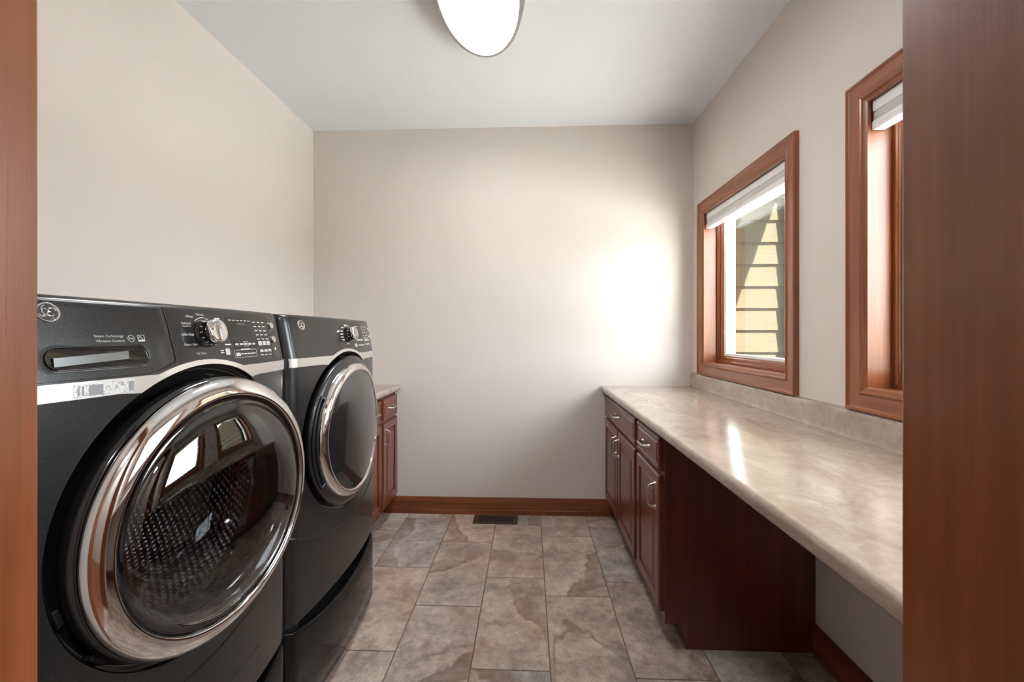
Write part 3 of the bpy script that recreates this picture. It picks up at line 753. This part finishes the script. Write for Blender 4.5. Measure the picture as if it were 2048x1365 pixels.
    for i in range(14):
        a = 2*PI*i/14; y_, z_ = KR*.92*math.cos(a), KR*.92*math.sin(a)
        tube(kb, [(.013, y_*1.0, z_*1.0), (.018, y_*.965, z_*.965)], .0009, 4)
    obj('knob_ticks', place(kb), M['white'], kn)
    # ring arc above the knob
    bm = B(); tube(bm, [flat(kv+KR*1.12*math.cos(a), kz+KR*1.12*math.sin(a), .0004) for a in [math.radians(50+80*i/16) for i in range(17)]], .0006, 4); obj('dial_arc', bm, M['white'], m)
    if kind == 'washer':
        for txt, v, z in (('Normal', -.004, 1.3165), ('Whites', -.033, 1.3110), ('Delicates', -.048, 1.2960), ('Hand Wash', -.046, 1.2905), ('Quick Wash', -.053, 1.2715), ('Rinse + Spin', -.050, 1.2500), ('Tub Clean', -.024, 1.2300)):
            word(txt, v, z, .0048 if txt == 'Hand Wash' else .0068)
        dv0, dv1 = .088, .184
        pl = plate(dv0, dv1, 1.2575, 1.3150, .0008, 'display', M['display'], lean=.10)
        lw = plate(dv0+.014, dv1+.014, 1.2400, 1.2570, .0008, 'option_strip', M['display'], lean=.10)
        for i in range(6): plate(dv0+.008+i*.0155, dv0+.018+i*.0155, 1.3085, 1.3105, .0012, 'printed_mark', M['grey'], pl)
        plate(.128, .160, 1.3000, 1.3015, .0012, 'printed_mark', M['midgrey'], pl)
        for i in range(5): plate(dv0+.018+i*.0180, dv0+.030+i*.0180, 1.2470, 1.2515, .0012, 'printed_mark', M['grey'], lw)
        outline(.140, .158, 1.2435, 1.2550, .0005, 'printed_frame', 'white', lw)
        outline(.098, .190, 1.2160, 1.2350, .0006, 'printed_frame', 'grey')
        plate(.125, .163, 1.2355, 1.2375, .0007, 'printed_mark', M['grey'])
        plate(.103, .119, 1.2200, 1.2280, .0012, 'soft_button', M['grey'])
        for i in range(5): plate(.123+i*.013, .132+i*.013, 1.2235, 1.2260, .0007, 'printed_mark', M['white'])
        for r_ in range(5):
            for c_ in range(3): plate(.198+c_*.022+r_*.002, .210+c_*.022+r_*.002, 1.3060-r_*.0115, 1.3085-r_*.0115, .0007, 'printed_mark', M['white'])
        for c_ in range(3):
            plate(.207+c_*.0215, .223+c_*.0215, 1.2440, 1.2555, .0016, 'soft_button', M['grey']); plate(.209+c_*.0215, .224+c_*.0215, 1.2260, 1.2325, .0016, 'soft_button', M['grey'])
            plate(.209+c_*.0215, .224+c_*.0215, 1.2170, 1.2190, .0007, 'printed_mark', M['white'])
        plate(.066, .081, 1.2250, 1.2400, .0016, 'soft_button', M['grey']); plate(.050, .061, 1.2345, 1.2370, .0007, 'printed_mark', M['white']); plate(.050, .061, 1.2295, 1.2320, .0007, 'printed_mark', M['white'])
        plate(.050, .066, 1.3090, 1.3130, .0007, 'printed_mark', M['white']); plate(.070, .090, 1.2480, 1.2510, .0007, 'printed_mark', M['white'])
        # dark strip at the right edge with two round buttons
        plate(.277, .318, 1.205, 1.330, .0008, 'edge_strip', M['blackgloss'])
        for z in (1.300, 1.2600): disc(.291, z, .0095, .005, 'round_button', M['chrome'], m, 24, [(.0095, .0005), (.0095, .004), (.0085, .0055), (.0001, .006)])
        disc(.294, 1.232, .004, .002, 'round_button', M['white'], m, 12, [(.004, .0005), (.004, .0015), (.0001, .0018)])
        # detergent drawer plate with pocket
        poly = [(-.345, 1.200), (-.142, 1.200), (-.112, 1.2055), (-.086, 1.2155), (-.081, 1.225), (-.083, 1.262), (-.086, 1.300), (-.090, 1.3290), (-.345, 1.3290)]
        pc = (-.2145, 1.2345); PL, PH = .080, .0185
        ang = [2*PI*i/120 for i in range(120)]+[math.atan2(q[1]-pc[1], q[0]-pc[0]) % (2*PI) for q in poly]
        ang = sorted(set(ang)); inn, out = [], []
        for a in ang:
            c, s = math.cos(a), math.sin(a)
            # stadium radius
            lo_, hi_ = 0, .3
            for _ in range(40):
                k = (lo_+hi_)/2; dx = max(0, abs(k*c)-(PL-PH)); ins = math.hypot(dx, k*s) < PH
                lo_, hi_ = (k, hi_) if ins else (lo_, k)
            inn.append((pc[0]+lo_*c, pc[1]+lo_*s))
            best = 9
            for (ax, az), (bx_, bz_) in zip(poly, poly[1:]+poly[:1]):
                ex, ez = bx_-ax, bz_-az; den = c*ez-s*ex
                if abs(den) < 1e-9: continue
                tt = ((ax-pc[0])*ez-(az-pc[1])*ex)/den; uu = ((ax-pc[0])*s-(az-pc[1])*c)/den
                if tt > 0 and -1e-6 <= uu <= 1+1e-6: best = min(best, tt)
            out.append((pc[0]+best*c, pc[1]+best*s))
        bm = B(); rows = [[(flat(*q, -.028)) for q in inn], [flat(*q, -.003) for q in inn], [flat(q[0]+(q[0]-pc[0])*.015, q[1]+(q[1]-pc[1])*.06, .0012) for q in inn]]
        for t_ in (.12, .25, .4, .55, .7, .85, .97): rows.append([flat(a[0]+(b[0]-a[0])*t_, a[1]+(b[1]-a[1])*t_, .0022) for a, b in zip(inn, out)])
        rows.append([flat(*b, .0015) for b in out]); rows.append([flat(*b, -.001) for b in out])
        loft(bm, rows, True); dd = obj('detergent_drawer', bm, M['body'], m, True, angle=50)
        bm = B(); f = [bm.verts.new(flat(*q, .0026)) for q in inn]; 
        bmesh.ops.translate(bm, verts=bm.verts, vec=(-.0, 0, 0)); bm.faces.new(f)
        bm.free()
        bm = B()
        rows = [[flat(pc[0]+(q[0]-pc[0])*k, pc[1]+(q[1]-pc[1])*k, h) for q in inn] for k, h in ((1.0, .0024), (.985, .0010), (.97, .0008), (.0, .0008))]
        loft(bm, rows, True); pk = obj('drawer_pocket', bm, M['blackgloss'], dd, True, angle=60)
        bm = B(); n = 12
        rows = [[flat(pc[0]-.070+.112*i/n, pc[1]+zz+.0006*i, hh) for i in range(n+1)] for zz, hh in ((-.0125, .0010), (-.0120, .0024), (.0020, .0036), (.0022, .0010))]
        loft(bm, rows); obj('pocket_bar', bm, M['pocket'], pk, True, angle=30)
        bm = B(); tube(bm, [flat(a+.0015, b, .0006) for a, b in [(-.139, 1.1985), (-.109, 1.2045), (-.083, 1.2150), (-.078, 1.225), (-.080, 1.262), (-.083, 1.300), (-.087, 1.3300)]], .0013, 6); obj('panel_seam', bm, M['blackmatte'], m, True)
        word('Steam Technology', -.2235, 1.2690, .0064, 'grey', h=.0030); word('Vibration Control', -.2220, 1.2605, .0064, 'grey', h=.0030)
        # he mark and energy mark
        bm = B(); tube(bm, [flat(-.1625+.0058*math.cos(2*PI*i/24), 1.2665+.0058*math.sin(2*PI*i/24), .0026) for i in range(24)], .0006, 4, closed=True); ho = obj('efficiency_mark', bm, M['grey'], m)
        bm = text_mesh('he', .0075); w_ = max(q.co.x for q in bm.verts)
        for q in bm.verts: q.co = Vector(flat(-.1625-w_/2+q.co.x, 1.2645+q.co.y, .0028))
        obj('lettering', bm, M['grey'], ho)
        em = outline(-.1500, -.1380, 1.2610, 1.2725, .0006, 'energy_mark', 'grey', h=.0028)
        bm = B(); tube(bm, [flat(-.1485+.009*i/8, 1.2670+.0030*math.sin(PI*i/8*1.6), .0028) for i in range(9)], .0007, 4); obj('energy_curve', bm, M['grey'], em)
        plate(-.1497, -.1383, 1.2612, 1.2640, .0027, 'energy_base', M['grey'], em)
        # foil sticker on the band
        st = plate(-.264, -.168, 1.1705, 1.1925, .0030, 'band_sticker', M['sticker'])
        plate(-.243, -.222, 1.1725, 1.1900, .0033, 'sticker_patch', M['midgrey'], st); plate(-.259, -.2565, 1.1735, 1.1890, .0033, 'sticker_mark', M['midgrey'], st); plate(-.253, -.2505, 1.1735, 1.1890, .0033, 'sticker_mark', M['midgrey'], st)
        plate(-.180, -.171, 1.1725, 1.1900, .0033, 'sticker_patch', M['midgrey'], st)
        # filter access door
        bm = B(); q0, q1, s0, s1, rr = .055, .205, .362, .440, .018
        pts = []
        for cx_, cz_, a0 in ((q1-rr, s1-rr, 0), (q0+rr, s1-rr, 90), (q0+rr, s0+rr, 180), (q1-rr, s0+rr, 270)):
            for i in range(7):
                a = math.radians(a0+15*i); pts.append((cx_+rr*math.cos(a), cz_+rr*math.sin(a)))
        rows = [[flat(*q, -.001) for q in pts], [flat(*q, .001) for q in pts], [flat(q[0]*.985+.015*(q0+q1)/2, q[1]*.985+.015*(s0+s1)/2, .0022) for q in pts], [flat((q0+q1)/2, (s0+s1)/2, .0024) for q in pts]]
        loft(bm, rows, True); obj('filter_door', bm, M['body'], m, True, angle=40)
    else:
        dv0, dv1 = .108, .182
        pl = plate(dv0, dv1, 1.2600, 1.3150, .0008, 'display', M['display'], lean=.2)
        plate(dv0+.010, dv0+.055, 1.3070, 1.3090, .0012, 'printed_mark', M['grey'], pl); plate(dv0+.030, dv0+.055, 1.2955, 1.2970, .0012, 'printed_mark', M['midgrey'], pl)
        for i in range(5): plate(dv0+.012+i*.016, dv0+.022+i*.016, 1.2470, 1.2530, .0008, 'printed_mark', M['white'])
        for i in range(6): plate(dv0+.022+i*.0125, dv0+.031+i*.0125, 1.2260, 1.2300, .0008, 'printed_mark', M['white'])
        for r_ in range(5):
            for c_ in range(3): plate(.208+c_*.027+r_*.003, .218+c_*.027+r_*.003, 1.3060-r_*.0125, 1.3090-r_*.0125, .0008, 'printed_mark', M['white'])
        for c_ in range(3): plate(.220+c_*.026, .236+c_*.026, 1.2440, 1.2545, .0016, 'soft_button', M['grey']); plate(.222+c_*.026, .240+c_*.026, 1.2270, 1.2330, .0016, 'soft_button', M['grey'])
        plate(.085, .108, 1.2220, 1.2360, .0016, 'soft_button', M['grey'])
        for a, l in ((100, .018), (135, .016), (160, .018), (178, .022), (196, .022), (214, .022), (258, .018), (70, .014)):
            a = math.radians(a); v = kv+KR*1.28*math.cos(a); z = kz+KR*1.22*math.sin(a); s = -1 if math.cos(a) < -.25 else 0
            plate(v+(s*l if s else -l/2), v+(0 if s else l/2), z-.0018, z+.0018, .0007, 'printed_mark', M['white'])
        for z in (1.297, 1.262): disc(.300, z, .008, .005, 'round_button', M['chrome'], m, 20, [(.008, .0005), (.008, .004), (.007, .0055), (.0001, .006)])
    return m
t = NT('crumpled_foil_sticker'); v = t.coord(); a = t.noise(v, 260, 3, .6, .6)
t.p(Base_Color=t.ramp(a, [(.36, (.35, .36, .38)), (.50, (.82, .82, .82))]), Roughness=.35, Metallic=.3); M['sticker'] = t.m
M['pocket'] = plain('grey_pocket_bar', (.20, .21, .22, 1), .3, .7)
M['bowl'] = glassmat('inner_bowl_glass', (.90, .91, .92, 1), 1.35)
YW, YD = .910, 1.640
machine('washer', YW, 'charcoal front load washing machine with clear round door and detergent drawer')
machine('dryer', YD, 'charcoal clothes dryer with smoked round door beside the cabinets')

# ------------------------------------------------------------------ pedestals
def pedestal(yc, label):
    z1 = ZB-.002
    p = thing('laundry_pedestal', (XF, yc, 0), label, 'pedestal', 'drawer pedestals under the laundry machines')
    obj('pedestal_body', bx(XBK, XF-.062, yc-HW+.004, yc+HW-.004, .022, z1, bev=.004), M['blackmatte'], p)
    for sx_ in (XBK+.05, XF-.13):
        for sy_ in (-HW+.06, HW-.06):
            bm = B(); bmesh.ops.create_cone(bm, cap_ends=True, segments=16, radius1=.022, radius2=.018, depth=.024); bmesh.ops.translate(bm, verts=bm.verts, vec=(sx_, yc+sy_, .012)); obj('foot', bm, M['blackmatte'], p)
    # drawer front: bowed, upper edge dips in the middle for the grip
    n = 40; bm = B(); rows = []
    def xs(v):
        w = -.028*(v/HW)**2; e = HW-.002-abs(v); rc = .024
        if e < rc: w -= rc-math.sqrt(max(0, rc*rc-(rc-e)**2))
        return XF-.002+w
    vsx = []
    for i in range(n+1):
        q = -1+2*i/n; vsx.append((HW-.002)*math.copysign(1-(1-abs(q))**1.35, q))
    top = lambda v: .282+.052*(abs(v)/HW)**2.2
    for v in vsx:
        zt_ = top(v); x = xs(v)
        rows.append([(x-.05, yc+v, .034), (x-.006, yc+v, .034), (x, yc+v, .040), (x, yc+v, .12), (x, yc+v, .20), (x, yc+v, zt_-.006), (x-.002, yc+v, zt_-.002), (x-.006, yc+v, zt_), (x-.014, yc+v, zt_), (x-.018, yc+v, zt_-.004), (x-.05, yc+v, zt_-.03)])
    loft(bm, rows)
    d = obj('drawer_front', bm, M['ped'], p, True, angle=50)
    bm = B(); rows = []
    for v in vsx:
        x = xs(v); rows.append([(x-.046, yc+v*.99, top(v)-.03), (x-.046, yc+v*.99, z1-.012), (x-.03, yc+v*.99, z1)])
    loft(bm, rows); obj('grip_recess', bm, M['blackgloss'], p, True)
    return p
pedestal(YW, 'black drawer pedestal under the washing machine')
pedestal(YD, 'black drawer pedestal under the dryer')
